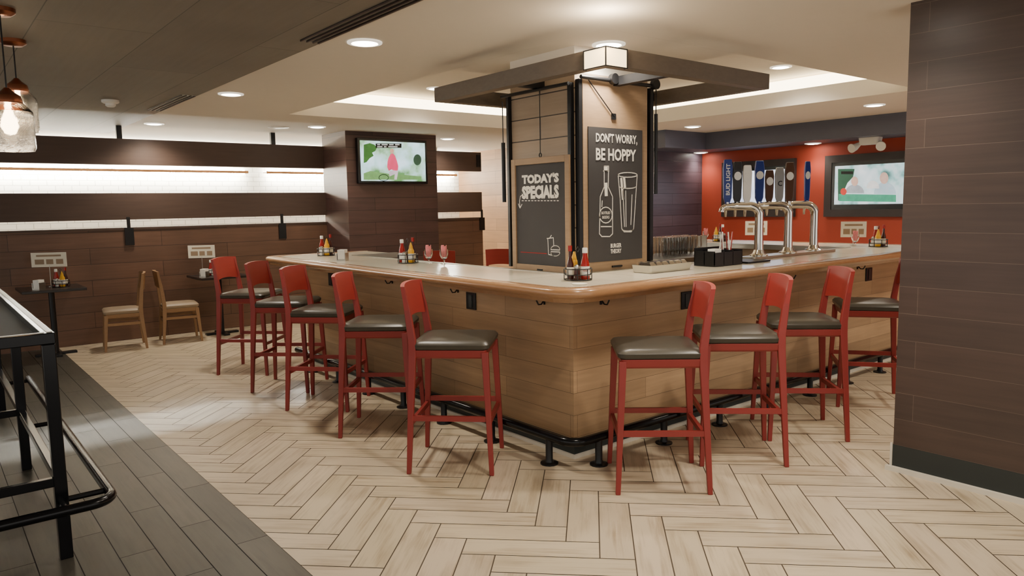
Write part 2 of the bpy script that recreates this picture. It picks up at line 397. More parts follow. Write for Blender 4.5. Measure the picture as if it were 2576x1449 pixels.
MB().lathe([(.11, 0), (.11, -.008), (.085, -.012), (.08, 0)], n=28).build('trim_ring', M['ring'], cl0, smooth=True)
MB().lathe([(.082, -.001), (.06, -.014), (.01, -.018)], n=28).build('lens', M['lamp'], cl0, smooth=True)
for i, (x, y, z, ph) in enumerate(DL):
    r = cl0 if i == 0 else dup(cl0, (0,0,0))
    r.location = (x, y, z-.001); r['label'] = 'round recessed ceiling light ' + ph
    spot((x, y, z-.03), 138 if i not in (3, 4) else 85)
for px, py, lb in ((1815, 386, 'left wall screen'), (2095, 364, 'right wall screen')):
    p = GZ(px, py, 2.35); p.x = max(min(p.x, 9.9), 9.6)
    r = dup(cl0, (p.x, p.y, 2.349), 0, 'recessed light under the bulkhead above the %s' % lb); spot((p.x, p.y, 2.32), 38, 2.2)

s = thing('smoke_detector', 'white round smoke detector on the dark ceiling', 'smoke detector', (1.52, 7.8, ZC-.005))
MB().lathe([(.075, 0), (.075, -.02), (.06, -.03)], n=24).build('base_plate', M['white'], s, smooth=True)
MB().lathe([(.045, -.03), (.045, -.05), (.03, -.062), (.005, -.064)], n=24).build('sensor', M['white'], s, smooth=True)
p = GZ(700, 320, ZC)
tag(MB().lathe([(.13, 0), (.13, -.006), (.11, -.01), (.01, -.012)], n=28).build('ceiling_speaker', M['white'], smooth=True, loc=(p.x, p.y, ZC)), 'flat pale round plate on the ceiling left of the television pillar', 'ceiling plate')
for y0, y1, mm_, lb in ((3.0, 4.48, M['black'], 'black slot air vent in the ceiling edge, nearer one'), (7.1, 8.32, M['gray_metal'], 'pale slot air vent in the ceiling edge, farther one')):
    v = thing('air_vent', lb, 'air vent', (2.02, (y0+y1)/2, ZC-.005)); hl = (y1-y0)/2
    MB().box(-.065, .065, -hl, hl, -.004, 0).build('backing', mm_, v)
    b = MB()
    for q in (-.06, -.02, .02, .055): b.box(q-.004, q+.006, -hl, hl, -.012, -.004)
    b.build('fins', M['slat'], v)

# ------------------------------------------------------------------ bar
bar = thing('bar_counter', 'long wooden bar counter with cream stone top wrapping round the chalkboard column', 'bar counter', (0,0,0))
rp = arc
ctr_path = [(3.85, 7.4)] + rp(2.83, 7.28, .12, 90, 180) + rp(2.93, 3.09, .22, 180, 270) + [(7.8, 2.87), (7.8, 6.9)]
zt = 1.09
prof = [(0, zt-.03), (.004, zt-.012), (.014, zt-.002), (.03, zt+.003), (.09, zt+.003), (.1, zt), (.1, zt-.055), (.015, zt-.055), (.004, zt-.045)]
MB().sweep(ctr_path, prof).build('edge_rail', M['rail_wood'], bar, smooth=True)
MB().sweep(ctr_path, [(.03, zt-.055), (.06, zt-.055), (.06, zt-.08), (.04, zt-.08)]).build('edge_moulding', M['rail_wood'], bar)
top = [(3.85, 7.3)] + [(2.93, 7.3), (2.81, 7.2)] + rp(2.93, 3.09, .12, 180, 270) + [(7.7, 2.97), (7.7, 6.9), (7.1, 6.9), (7.1, 3.57), (3.41, 3.57), (3.41, 6.75), (3.85, 6.75)]
MB().prism(top, zt-.045, zt-.002).build('stone_top', M['stone'], bar)
MB().sweep([(3.9, 6.75), (3.41, 6.75), (3.41, 3.57), (7.1, 3.57), (7.1, 6.9)], [(-.02, zt+.002), (.02, zt+.002), (.02, zt-.05), (-.02, zt-.05)]).build('inner_trim', M['steel'], bar)
body_path = [(3.85, 7.1), (3.03, 7.1), (3.03, 3.19), (7.5, 3.19), (7.5, 6.7)]
MB().sweep(body_path, [(0, .13), (0, zt-.055), (.3, zt-.055), (.3, .13)]).build('front_panel', M['bar_front'], bar)
MB().sweep(body_path, [(.02, 0), (.02, .13), (.3, .13), (.3, 0)]).build('kick_board', M['base_black'], bar)
MB().sweep(body_path, [(.003, 0), (.003, .022), (.02, .022), (.02, 0)]).build('floor_trim', M['trim_light'], bar)
fr = [(2.87, 7.0)] + rp(2.97, 3.13, .1, 180, 270) + [(7.4, 3.03)]
rail = MB().tube([(x, y, .17) for x, y in fr], .027, 12).build('foot_rail', M['black_gloss'], bar, smooth=True)
posts = [(2.87, 3.24+.57*k) for k in range(7)] + [(3.08+.6*k, 3.03) for k in range(7)]
for x, y in posts:
    MB().lathe([(.055, 0), (.055, .008), (.028, .014), (.022, .03), (.022, .16)], (x, y, 0), 14).build('rail_post', M['black'], rail, smooth=True)
for px, py, s_ in ((850, 690, 0), (980, 706, 0), (1145, 727, 0), (1362, 756, 0), (1520, 752, 1), (1780, 716, 1), (1990, 690, 1), (2165, 668, 1)):
    if s_ == 0:
        p = GX(px, py, 3.0); o_ = (3.03, p.y, .985); dv = Vector((-1,0,0))
    else:
        p = GY(px, py, 3.16); o_ = (p.x, 3.19, .985); dv = Vector((0,-1,0))
    o_ = Vector(o_)
    b = MB().beam(o_+dv*.003-ZV*.05, o_+dv*.003+ZV*.02, .018, .006)
    b.tube([o_+dv*.006-ZV*.02, o_+dv*.03-ZV*.045, o_+dv*.055-ZV*.045, o_+dv*.07-ZV*.02, o_+dv*.068], .005, 6)
    b.tube([o_+dv*.006+ZV*.01, o_+dv*.03+ZV*.012, o_+dv*.035+ZV*.02], .005, 6)
    b.build('hook', M['black'], bar)
for px, py, s_ in ((835, 703, 0), (1187, 757, 0), (1725, 755, 1), (2184, 690, 1)):
    if s_ == 0:
        p = GX(px, py, 3.03); y = p.y; z = p.z
        o = MB().box(3.018, 3.03, y-.055, y+.055, z-.06, z+.06).build('outlet', M['black'], bar, bevel=.003)
        MB().box(3.014, 3.018, y-.02, y+.02, z-.045, z+.045).build('socket', M['base_black'], o)
    else:
        p = GY(px, py, 3.19); x = p.x; z = p.z
        o = MB().box(x-.055, x+.055, 3.178, 3.19, z-.06, z+.06).build('outlet', M['black'], bar, bevel=.003)
        MB().box(x-.02, x+.02, 3.174, 3.178, z-.045, z+.045).build('socket', M['base_black'], o)

# ------------------------------------------------------------------ seats
def make_seat(name, label, cat, sz, bz, half, fm, bm_, sm, strz, bh, group, splay=.035, lean=.045):
    t = thing(name, label, cat, group=group)
    tp = half-splay; za = sz-.065
    for sy in (-1, 1):
        MB().loft([(half, sy*half, 0, .026, .026), (tp+.005, sy*tp, za, .04, .036)]).build('leg', fm, t, bevel=.004)
        MB().loft([(-half, sy*half, 0, .026, .026), (-tp, sy*tp, za-.02, .044, .034), (-tp, sy*tp, sz, .044, .032), (-tp-lean*.45, sy*(tp-.005), sz+(bz-sz)*.5, .038, .028), (-tp-lean, sy*(tp-.01), bz-.012, .02, .024)]).build('leg', fm, t, bevel=.004)
    fo = lambda z: half - splay*z/za
    a = fo(strz)
    for sy in (-1, 1): MB().beam((-a, sy*a, strz), (a, sy*a, strz), .02, .03).build('stretcher', fm, t)
    for sx in (-1, 1): MB().beam((sx*a, -a, strz-.03), (sx*a, a, strz-.03), .02, .03).build('stretcher', fm, t)
    w_ = 2*tp
    MB().rloft([(w_+.0, w_+.0, .02, sz-.105), (w_+.02, w_+.02, .02, sz-.095), (w_+.03, w_+.03, .02, sz-.055)]).build('seat_frame', fm, t, bevel=.003)
    MB().rloft([(w_+.015, w_+.015, .03, sz-.055), (w_+.035, w_+.035, .04, sz-.045), (w_+.04, w_+.04, .045, sz-.025), (w_+.015, w_+.015, .05, sz-.008), (w_-.06, w_-.06, .06, sz), (.12, .12, .05, sz+.003)], cx=.012).build('seat', sm, t, smooth=True)
    ny, nz = 10, 5; vs = []
    for side in (0, 1):
        for j in range(nz+1):
            for i in range(ny+1):
                u = -1+2*i/ny; arch = .045*(1-u*u)
                z = (bz-bh+arch*.5)*(1-j/nz) + (bz+.010*(1-u*u))*j/nz
                f = (z-sz)/(bz-sz)
                x = -tp-lean*f-.03*(1-u*u) + (.012 if side else -.012)
                vs.append((x, u*(tp+.008), z))
    fs = []; k = (ny+1)*(nz+1)
    for j in range(nz):
        for i in range(ny):
            a_ = j*(ny+1)+i
            fs.append((a_, a_+1, a_+ny+2, a_+ny+1)); fs.append((k+a_, k+a_+ny+1, k+a_+ny+2, k+a_+1))
    for i in range(ny):
        fs.append((i, k+i, k+i+1, i+1)); t_ = nz*(ny+1)+i; fs.append((t_, t_+1, k+t_+1, k+t_))
    for j in range(nz):
        a_ = j*(ny+1); fs.append((a_, a_+ny+1, k+a_+ny+1, k+a_)); b_ = a_+ny; fs.append((b_, k+b_, k+b_+ny+1, b_+ny+1))
    MB().faces(vs, fs).build('backrest', bm_, t, smooth=True)
    return t
G1 = 'red bar stools around the bar'
stool = make_seat('bar_stool', 'x', 'bar stool', .785, 1.10, .245, M['red'], M['red_back'], M['vinyl'], .33, .21, G1)
SL = [(2.49, 3.66, -45, 'nearest of the five along the left side'), (2.49, 4.58, -42, 'second from the bar corner on the left side'),
      (2.49, 5.47, -47, 'middle one of the five on the left side'), (2.49, 6.25, -44, 'fourth from the bar corner on the left side'),
      (2.49, 7.15, -46, 'farthest on the left side, near the oak chairs'),
      (3.17, 2.66, 139, 'right of the bar corner, nearest the viewer'), (3.86, 2.62, 137, 'second right of the bar corner'),
      (4.57, 2.61, 136, 'third right of the bar corner'), (5.66, 2.66, 126, 'partly behind the dark wall at right')]
for i, (x, y, a, ph) in enumerate(SL):
    r = stool if i == 0 else dup(stool, (0,0,0))
    r.location = (x, y, 0); r.rotation_euler = (0,0,math.radians(a)); r['label'] = 'red bar stool with dark seat, ' + ph
ch = make_seat('dining_chair', 'light oak dining chair with taupe seat facing the left small table', 'chair', .47, .86, .21, M['oak'], M['oak'], M['taupe'], .3, .2, 'oak dining chairs by the partition')
ch.location = (1.80, 9.42, 0); ch.rotation_euler = (0,0,math.radians(172))
dup(ch, (2.42, 9.46, 0), math.radians(-8), 'light oak dining chair with taupe seat facing the right small table')
rc = make_seat('dining_chair', 'red chair seen beyond the counter, left of the chalkboard column', 'chair', .6, 1.02, .22, M['red'], M['red_back'], M['vinyl'], .3, .2, 'red chairs beyond the bar')
rc.location = (5.1, 7.75, 0); rc.rotation_euler = (0,0,math.radians(52))
dup(rc, (5.8, 7.35, 0), math.radians(40), 'red chair half hidden behind the left edge of the chalkboard column')

# ------------------------------------------------------------------ small tables
def small_table(x, y, lb):
    t = thing('cafe_table', lb, 'table', (x, y, 0), group='small dark tables along the partition')
    MB().box(-.3, .3, -.32, .32, .72, .75).build('tabletop', M['table_dark'], t, bevel=.004)
    MB().lathe([(.03, .02), (.03, .72)], n=14).build('pedestal', M['black'], t, smooth=True)
    MB().box(-.2, .2, -.035, .035, 0, .025).box(-.035, .035, -.2, .2, 0, .025).build('base', M['black'], t, bevel=.004)
    return t
small_table(1.12, 9.5, 'small dark square table at the far left by the wood partition')
small_table(2.95, 9.58, 'small dark square table right of the oak chairs')

# ------------------------------------------------------------------ condiments
K = 1.15
def Lz(p): return [(r*K, z*K) for r, z in p]
def mk_bottle(kind):
    if kind == 'ketchup':
        t = thing('ketchup_bottle', 'x', 'bottle'); m_ = M['ketchup']
        MB().lathe(Lz([(.024, 0), (.026, .01), (.026, .05), (.022, .09), (.013, .125), (.012, .14)]), n=14).build('bottle_body', m_, t, smooth=True)
        MB().lathe(Lz([(.0265, .02), (.0265, .055), (.0257, .07)]), n=14, cap=False).build('bottle_label', M['white'], t, smooth=True)
        MB().lathe(Lz([(.014, .14), (.014, .165), (.012, .168)]), n=12).build('cap', M['white'], t, smooth=True)
    elif kind == 'mustard':
        t = thing('mustard_bottle', 'x', 'bottle')
        MB().lathe(Lz([(.021, 0), (.023, .01), (.023, .085), (.016, .1)]), n=14).build('bottle_body', M['mustard'], t, smooth=True)
        MB().lathe(Lz([(.0235, .02), (.0235, .065)]), n=14, cap=False).build('bottle_label', M['white'], t, smooth=True)
        MB().lathe(Lz([(.015, .1), (.013, .115), (.005, .14), (.004, .145)]), n=12).build('nozzle', M['mustard'], t, smooth=True)
    elif kind == 'sauce':
        t = thing('sauce_bottle', 'x', 'bottle')
        MB().lathe(Lz([(.018, 0), (.019, .08), (.009, .115), (.008, .15)]), n=12).build('bottle_body', M['sauce'], t, smooth=True)
        MB().lathe(Lz([(.0195, .02), (.0195, .065)]), n=12, cap=False).build('bottle_label', M['card'], t, smooth=True)
        MB().lathe(Lz([(.011, .15), (.011, .18)]), n=12).build('cap', M['ketchup'], t, smooth=True)
    else:
        t = thing('shaker', 'x', 'shaker')
        MB().lathe(Lz([(.017, 0), (.018, .01), (.014, .06)]), n=12).build('jar', M['white'] if kind == 'salt' else M['sauce'], t, smooth=True)
        MB().lathe(Lz([(.0155, .06), (.0155, .072), (.006, .08)]), n=12).build('cap', M['steel'], t, smooth=True)
    return t
protos = {k: mk_bottle(k) for k in ('ketchup', 'mustard', 'sauce', 'salt', 'pepper')}
def mk_caddy():
    t = thing('condiment_caddy', 'x', 'caddy', group='black wire condiment caddies')
    b = MB(); q = .085
    for z in (.003, .035, .07): b.tube([(q*math.cos(a*PI/10), q*math.sin(a*PI/10), z) for a in range(20)], .0035, 6, closed=True)
    for a in range(8): b.tube([(q*math.cos(a*PI/4), q*math.sin(a*PI/4), .003), (q*math.cos(a*PI/4), q*math.sin(a*PI/4), .07)], .0028, 6)
    b.tube([(-q, 0, .003), (q, 0, .003)], .002, 6).tube([(0, -q, .003), (0, q, .003)], .002, 6)
    b.build('wire_basket', M['black'], t)
    MB().tube([(0, 0, .003), (0, 0, .17), (.012, 0, .19), (0, 0, .205), (-.012, 0, .19), (0, 0, .17)], .0025, 6).build('handle', M['black'], t)
    return t
cad = mk_caddy(); firsts = {}
KN = {'ketchup': 'red ketchup bottle', 'mustard': 'yellow mustard bottle', 'sauce': 'dark sauce bottle', 'salt': 'white shaker', 'pepper': 'dark shaker'}
def caddy(x, y, z, ph, rot, first=[True]):
    t = cad if first[0] else dup(cad, (0,0,0))
    first[0] = False
    t.location = (x, y, z); t['label'] = 'round black wire caddy ' + ph
    for i, k in enumerate(('ketchup', 'salt', 'mustard', 'sauce', 'pepper')):
        a = rot + i*2*PI/5
        loc = (x+.048*math.cos(a), y+.048*math.sin(a), z+.0055)
        b = protos[k] if k not in firsts else dup(protos[k], loc)
        firsts[k] = 1; b.location = loc; b.rotation_euler = (0,0,a); b['label'] = KN[k] + ' in the caddy ' + ph
        b['group'] = {'ketchup': 'ketchup bottles', 'mustard': 'mustard bottles', 'sauce': 'sauce bottles', 'salt': 'salt shakers', 'pepper': 'pepper shakers'}[k]
CADS = [(3.17, 3.29, zt, 'on the bar corner before the chalkboards', -1.2), (3.22, 5.40, zt, 'midway along the left counter', 2.3), (3.2, 6.95, zt, 'at the far end of the left counter', 2.0),
        (7.42, 5.28, zt, 'on the far counter below the left screen', 0), (7.36, 3.4, zt, 'at the counter end by the red wall', 1),
        (1.22, 9.5, .75, 'on the small table at far left', 2.4), (2.9, 9.55, .75, 'on the table right of the oak chairs', 2.6)]
for c_ in CADS: caddy(*c_)
text('lettering', 'HEINZ', (.0312, 0, .055), (0,1,0), (0,0,1), .03, .010, M['ketchup'], protos['ketchup'])
protos['ketchup'].rotation_euler = (0,0,math.radians(227))
gob = thing('goblet', 'x', 'goblet', group='footed glasses of pink packets')
MB().lathe([(.03, 0), (.03, .004), (.006, .01), (.006, .035), (.025, .05), (.036, .075), (.036, .12), (.033, .12), (.033, .078), (.02, .056)], n=20, cap=False).build('glass', M['glass'], gob, smooth=True)
b = MB()
for i in range(9):
    a = i*.7; b.beam((.014*math.cos(a), .014*math.sin(a), .062), (.02*math.cos(a), .02*math.sin(a), .135+.01*(i % 3)), .022, .004)
b.build('packets', M['pink'], gob)
GB = [(3.30, 5.2, 'beside the middle caddy, left one'), (3.36, 5.06, 'beside the middle caddy, right one'), (7.44, 5.5, 'on the far counter left of the taps'), (7.34, 3.62, 'at the right end of the counter')]
for i, (x, y, ph) in enumerate(GB):
    r = gob if i == 0 else dup(gob, (0,0,0)); r.location = (x, y, zt-.002); r['label'] = 'footed glass holding pink sugar packets ' + ph
def napkin(x, y, z, lb):
    t = thing('napkin_holder', lb, 'napkin holder', (x, y, z), .8)
    MB().box(-.05, .05, -.04, .04, 0, .012).box(-.05, .05, -.04, -.036, .012, .07).box(-.05, .05, .036, .04, .012, .07).build('tray', M['steel'], t)
    MB().box(-.045, .045, -.033, .033, .012, .1).build('napkins', M['white'], t, bevel=.003)
napkin(2.99, 6.15, zt-.002, 'white napkin stack in a holder on the left counter')
napkin(1.0, 9.4, .75, 'white napkin stack on the small table at far left')
napkin(2.74, 9.45, .75, 'white napkin stack on the small table right of the oak chairs')
def menu_card(x, y, z, h0, wd, lb, rz):
    t = thing('menu_sign', lb, 'sign', (x, y, z), rz, 'small menu cards on stands')
    MB().lathe([(.03, 0), (.03, .004), (.004, .008), (.003, h0+.02)], n=10).build('stand', M['steel'], t, smooth=True)
    cdm = MB().box(-wd/2, wd/2, -.002, .002, h0, h0+.16).build('card', M['card'], t)
    MB().box(-wd*.35, wd*.35, -.0034, -.0022, h0+.115, h0+.135).build('print', M['print'], cdm)
    for a_, b_ in ((-.4, -.14), (-.08, .12), (.2, .4)): MB().box(wd*a_, wd*b_, -.0034, -.0022, h0+.03, h0+.085).build('print', M['print'], cdm)
menu_card(1.14, 9.62, .75, .22, .36, 'white menu card on a stand, on the small table at far left', -.5)
menu_card(2.80, 9.72, .75, .22, .32, 'white menu card on a stand, on the table right of the oak chairs', -.5)
menu_card(7.5, 4.85, zt, .08, .24, 'small menu card on the far counter behind the taps', -PI/2+.5)
menu_card(7.5, 3.72, zt, .08, .24, 'small menu card at the right end of the counter', -PI/2+.5)

# ------------------------------------------------------------------ bar tools
t = thing('garnish_tray', 'chrome tray of small lidded compartments on the counter right of the column corner', 'garnish tray', (3.98, 3.3, zt), 0)
MB().rloft([(.42, .16, .02, 0), (.44, .18, .02, .05), (.42, .16, .015, .05), (.41, .15, .015, .02)]).build('tray', M['steel'], t)
for k in range(6): MB().loft([(-.165+.066*k, 0, .045, .058, .14), (-.165+.066*k, 0, .07, .04, .1)]).build('lid', M['chrome'], t, bevel=.003)
t = thing('bar_caddy', 'black plastic bar organiser holding straws and napkins on the tap counter', 'organiser', (4.62, 3.3, zt), 0)
b = MB().box(-.17, .17, -.09, .09, 0, .01)
for x in (-.17, -.06, .05, .165): b.box(x, x+.006, -.09, .09, .01, .11)
b.box(-.17, .171, -.09, -.084, .01, .1).box(-.17, .171, .084, .09, .01, .13).box(-.17, .171, -.003, .003, .01, .1)
b.build('box', M['black'], t)
MB().box(-.15, -.07, -.075, -.015, .012, .125).build('napkins', M['white'], t)
for k in range(9):
    x = .075+.01*(k % 4); y = -.05+.014*k
    MB().tube([(x, y, .012), (x+.03*math.sin(k), y+.02*math.cos(k*2), .24)], .0045, 6).build('straw', M['ketchup'] if k % 2 else M['white'], t)
tag(MB().rloft([(.3, .22, .02, 0), (.3, .22, .02, .012)]).build('bar_mat', M['black'], loc=(5.0, 3.3, zt)), 'black rubber mat on the counter before the tap towers', 'bar mat')
tag(MB().lathe([(.045, 0), (.045, .003)], n=20).build('coaster', M['card'], loc=(3.0, 3.1, zt)), 'pale round coaster on the stone at the bar corner', 'coaster')
tag(MB().rloft([(1.3, .16, .02, 0), (1.3, .16, .02, .02)]).build('drip_tray', M['steel'], loc=(5.82, 3.44, zt)), 'long steel drip tray under the three tap towers', 'drip tray')

M['tap_blue'] = mat('royal_blue_handle', S(28, 50, 128), .3); M['tap_wood'] = mat('dark_brown_handle', S(78, 50, 36), .35)
M['tap_grey'] = mat('pewter_handle', S(150, 152, 156), .3, .3); M['tap_black'] = mat('black_handle', S(26, 24, 30), .3); M['tap_white'] = mat('white_handle', S(222, 222, 222), .4)
def tower(x, y, ang, lb, handles):
    t = thing('beer_tower', lb, 'beer tap tower', (x, y, zt+.02), ang, 'chrome tap towers on the bar')
    MB().lathe([(.075, 0), (.075, .01), (.05, .02), (.038, .05)], n=24).build('base_flange', M['chrome'], t, smooth=True)
    pts = [(0, 0, .03), (0, 0, .2), (0, 0, .31)] + [(.075-.075*math.cos(a*PI/16), 0, .33+.075*math.sin(a*PI/16)) for a in range(1, 9)] + [(.16, 0, .407), (.26, 0, .402)] + [(.26+.04*math.sin(a*PI/12), 0, .362+.04*math.cos(a*PI/12)) for a in range(1, 7)]
    MB().tube(pts, [.038, .034, .034]+[.036]*8+[.034, .030]+[.024]*6, 18).build('column', M['chrome'], t, smooth=True)
    for k, (s_, hm, hh, hw, word) in enumerate(handles):
        fb = MB().tube([(s_, 0, .41), (s_, 0, .44)], .016, 10)
        fb.tube([(s_, .0, .40), (s_, -.05, .395), (s_, -.07, .375), (s_, -.075, .32)], [.016, .015, .013, .010], 10).build('faucet', M['chrome'], t, smooth=True)
        B0 = .425
        h = MB().loft([(s_, 0, B0, .032, .024), (s_, 0, B0+.05, hw*.85, .032), (s_, 0, B0+hh*.45, hw*.92, .036), (s_, 0, B0+hh*.8, hw, .038), (s_, 0, B0+hh, hw*.78, .026)]).build('tap_handle', M[hm], t, bevel=.007)
        if word:
            lng = len(word) > 1
            text('lettering', word, (s_, .020, B0+hh*.55), (0,0,1) if lng else (-1,0,0), (1,0,0) if lng else (0,0,1), hh*.70 if lng else .035, hw*.42 if lng else .045, M['tap_white'] if hm != 'tap_grey' else M['tap_black'], h)
        else:
            MB().rings([[(s_+hw*.38*math.cos(a*PI/6), yy, B0+hh*.66+.035*math.sin(a*PI/6)) for a in range(12)] for yy in (.0170, .0215)]).build('badge', M['tap_white'] if hm != 'tap_grey' else M['tap_blue'], h)
    return t
A = math.radians(135)
tower(5.36, 3.44, A, 'chrome beer tap tower, leftmost of three, with blue handle lettered in white', [(.10, 'tap_white', .31, .072, ''), (.178, 'tap_black', .34, .076, ''), (.255, 'tap_blue', .36, .076, 'BUD LIGHT')])
tower(5.80, 3.44, A, 'chrome beer tap tower, middle of three, with four mixed handles', [(.0, 'tap_wood', .34, .078, ''), (.082, 'tap_grey', .30, .076, 'C'), (.165, 'tap_wood', .28, .074, ''), (.248, 'tap_blue', .36, .08, '')])
tower(6.22, 3.44, A, 'chrome beer tap tower, rightmost of three, with one slim blue handle', [(.07, 'tap_blue', .36, .052, '')])

t = thing('work_station', 'steel work counter inside the bar carrying rows of tumblers', 'work counter', (6.25, 5.05, 0))
MB().box(-.6, .6, -.35, .35, .96, 1.0).build('worktop', M['steel'], t, bevel=.004)
MB().box(-.56, .56, -.32, .32, .1, .96).build('cabinet', M['steel'], t)
for sx in (-.5, .5):
    for sy in (-.27, .27): MB().box(sx-.02, sx+.02, sy-.02, sy+.02, 0, .1).build('foot', M['black'], t)
tum = thing('tumbler', 'clear glass tumbler upside down in the rows on the steel work counter', 'tumbler', group='tumblers in rows inside the bar')
MB().lathe([(.038, 0), (.036, .08), (.030, .2), (.028, .205), (.003, .205), (.003, .2), (.027, .2), (.0335, .08), (.0355, 0)], n=20, cap=False).build('glass', M['frost'], tum, smooth=True)
f_ = True
for k in range(8):
    for j in range(3):
        r = tum if f_ else dup(tum, (0,0,0)); f_ = False
        r.location = (5.94+k*.09, 4.88+j*.12, 1.0)

# ------------------------------------------------------------------ chalkboard column
CX, CY, CW, CWY = 3.5, 3.65, .73, .68
struct('wall_column', MB().box(CX, CX+CW, CY, CY+CWY, 0, 2.43), M['shiplap'])
def on(plane, px, py, off):
    return GX(px, py, CX-off) if plane == 'X' else GY(px, py, CY-off)
def rectpx(plane, x0, y0, x1, y1, o0, o1):
    a = on(plane, x0, y1, o1); b_ = on(plane, x1, y0, o1)
    c0 = on(plane, (x0+x1)/2, y0, o1).z; c1 = on(plane, (x0+x1)/2, y1, o1).z
    if plane == 'X': return (CX-o1, CX-o0, min(a.y, b_.y), max(a.y, b_.y), c1, c0)
    return (min(a.x, b_.x), max(a.x, b_.x), CY-o1, CY-o0, c1, c0)
def frame_of(r, plane, wd):
    x0, x1, y0, y1, z0, z1 = r; b = MB()
    if plane == 'X':
        b.box(x0, x1, y0, y0+wd, z0, z1).box(x0, x1, y1-wd, y1, z0, z1).box(x0, x1, y0+wd, y1-wd, z0, z0+wd*1.3).box(x0, x1, y0+wd, y1-wd, z1-wd, z1)
    return b
def ptext(body, plane, x0, y0, x1, y1, parent, off, m_=None, name='lettering', bold=.03):
    a = on(plane, x0, (y0+y1)/2, off); b_ = on(plane, x1, (y0+y1)/2, off); mid = (a+b_)/2
    zt_ = on(plane, (x0+x1)/2, y0, off).z; zb_ = on(plane, (x0+x1)/2, y1, off).z
    mid.z = (zt_+zb_)/2
    right = (0,-1,0) if plane == 'X' else (1,0,0)
    return text(name, body, mid, right, (0,0,1), (b_-a).length, zt_-zb_, m_ or M['chalk'], parent, bold)
def strokes(name, plane, lines, wd, parent, off, m_=None):
    b = MB(); nrm = Vector((-1,0,0)) if plane == 'X' else Vector((0,-1,0))
    for ln in lines:
        P = [on(plane, x, y, off) for x, y in ln]
        for p, q in zip(P[:-1], P[1:]):
            dd = (q-p)
            if dd.length < 1e-5: continue
            dd.normalize(); sd = dd.cross(nrm)*(wd/2); p2 = p-dd*wd*.3; q2 = q+dd*wd*.3
            b.faces([p2-sd, q2-sd, q2+sd, p2+sd], [(0,1,2,3)])
    return b.build(name, m_ or M['chalk'], parent)
def ell(cx, cy, rx, ry, a0=0, a1=360, n=16):
    return [(cx+rx*math.cos(math.radians(a0+(a1-a0)*i/n)), cy-ry*math.sin(math.radians(a0+(a1-a0)*i/n))) for i in range(n+1)]
lb_ = thing('chalkboard', 'framed chalkboard listing specials hung on the left face of the plank column', 'chalkboard')
r = rectpx('X', 1290, 395, 1431, 688, .02, .05); frame_of(r, 'X', .045).build('frame', M['frame_wood'], lb_, bevel=.003)
bo_ = MB().box(CX-.038, CX-.02, r[2]+.035, r[3]-.035, r[4]+.05, r[5]-.035).build('board', M['chalk_board'], lb_)
O = .0395
ptext("TODAY'S", 'X', 1313, 437, 1406, 461, bo_, O, bold=.06)
ptext('SPECIALS', 'X', 1313, 466, 1406, 500, bo_, O, bold=.06)
strokes('underline', 'X', [[(1313+8*i, 505), (1317+8*i, 505)] for i in range(12)], .006, bo_, O)
strokes('arrow', 'X', [[(1316, 489), (1309, 494), (1307, 506), (1308, 522)], [(1304, 513), (1308, 524), (1313, 514)]], .006, bo_, O)
strokes('cup_drawing', 'X', [[(1378, 600), (1380, 640), (1392, 643)], [(1376, 600), (1392, 598)], [(1392, 598), (1393, 618)], [(1382, 600), (1387, 592)]], .006, bo_, O)
strokes('burger_drawing', 'X', [ell(1397, 627, 11, 9, 0, 180), [(1386, 628), (1408, 629)], [(1386, 633), (1408, 634)], ell(1397, 636, 11, 8, 180, 360)], .006, bo_, O)
strokes('red_line', 'X', [[(1310, 634), (1375, 638)]], .005, bo_, O, M['chalk_red'])
MB().box(CX-.053, CX-.05, (r[2]+r[3])/2-.03, (r[2]+r[3])/2+.03, r[4]+.02, r[4]+.032).build('handle', M['black'], lb_)
cb_ = MB(); p0 = on('X', 1357, 225, .03); p1 = Vector((CX-.03, p0.y, r[5]+.03))
cb_.tube([p0, p1], .003, 6).tube([p1+Vector((0, .012*math.cos(a*PI/4), -.015+.015*math.sin(a*PI/4))) for a in range(8)], .004, 6, closed=True).build('cable', M['black'], lb_)
rb_ = thing('chalkboard', 'tall chalkboard with bottle and beer glass drawing on the right face of the plank column', 'chalkboard')
r = rectpx('Y', 1470, 205, 1630, 688, .02, .045)
r2 = rectpx('Y', 1482, 323, 1616, 655, .02, .047)
MB().box(r[0], r[1], CY-.04, CY-.02, r[4], r[5]).build('frame', M['frame_wood'], rb_, bevel=.003)
bo_ = MB().box(r2[0], r2[1], CY-.047, CY-.04, r2[4], r2[5]).build('board', M['chalk_board'], rb_)
O = .0485
ptext("DON'T WORRY,", 'Y', 1499, 337, 1603, 364, bo_, O)
ptext('BE HOPPY', 'Y', 1499, 374, 1600, 405, bo_, O)
ptext('BURGER', 'Y', 1536, 612, 1563, 623, bo_, O); ptext('THEORY', 'Y', 1536, 626, 1563, 637, bo_, O)
bottle = [(1520, 418), (1520, 470), (1510, 495), (1508, 588), (1514, 595), (1534, 595), (1541, 588), (1541, 495), (1530, 470), (1531, 418), (1520, 418)]
glass = [(1555, 440), (1560, 500), (1564, 575), (1570, 583), (1588, 583), (1594, 575), (1599, 500), (1603, 440)]
strokes('bottle_drawing', 'Y', [bottle, [(1518, 430), (1532, 430)], [(1512, 570), (1538, 570)], [(1515, 505), (1514, 520)], ell(1524, 541, 16, 20)], .007, bo_, O)
strokes('glass_drawing', 'Y', [glass, ell(1579, 440, 24, 6), ell(1579, 470, 20, 4, 180, 360), [(1567, 480), (1571, 570)], [(1574, 480), (1575, 570)], [(1590, 490), (1587, 565)], ell(1579, 577, 14, 4, 180, 360)], .007, bo_, O)
strokes('chalk_fill', 'Y', [[(1525, 420), (1525, 428)]], .03, bo_, O)
strokes('chalk_fill', 'Y', [[(1524, 463), (1525, 490)]], .03, bo_, O)
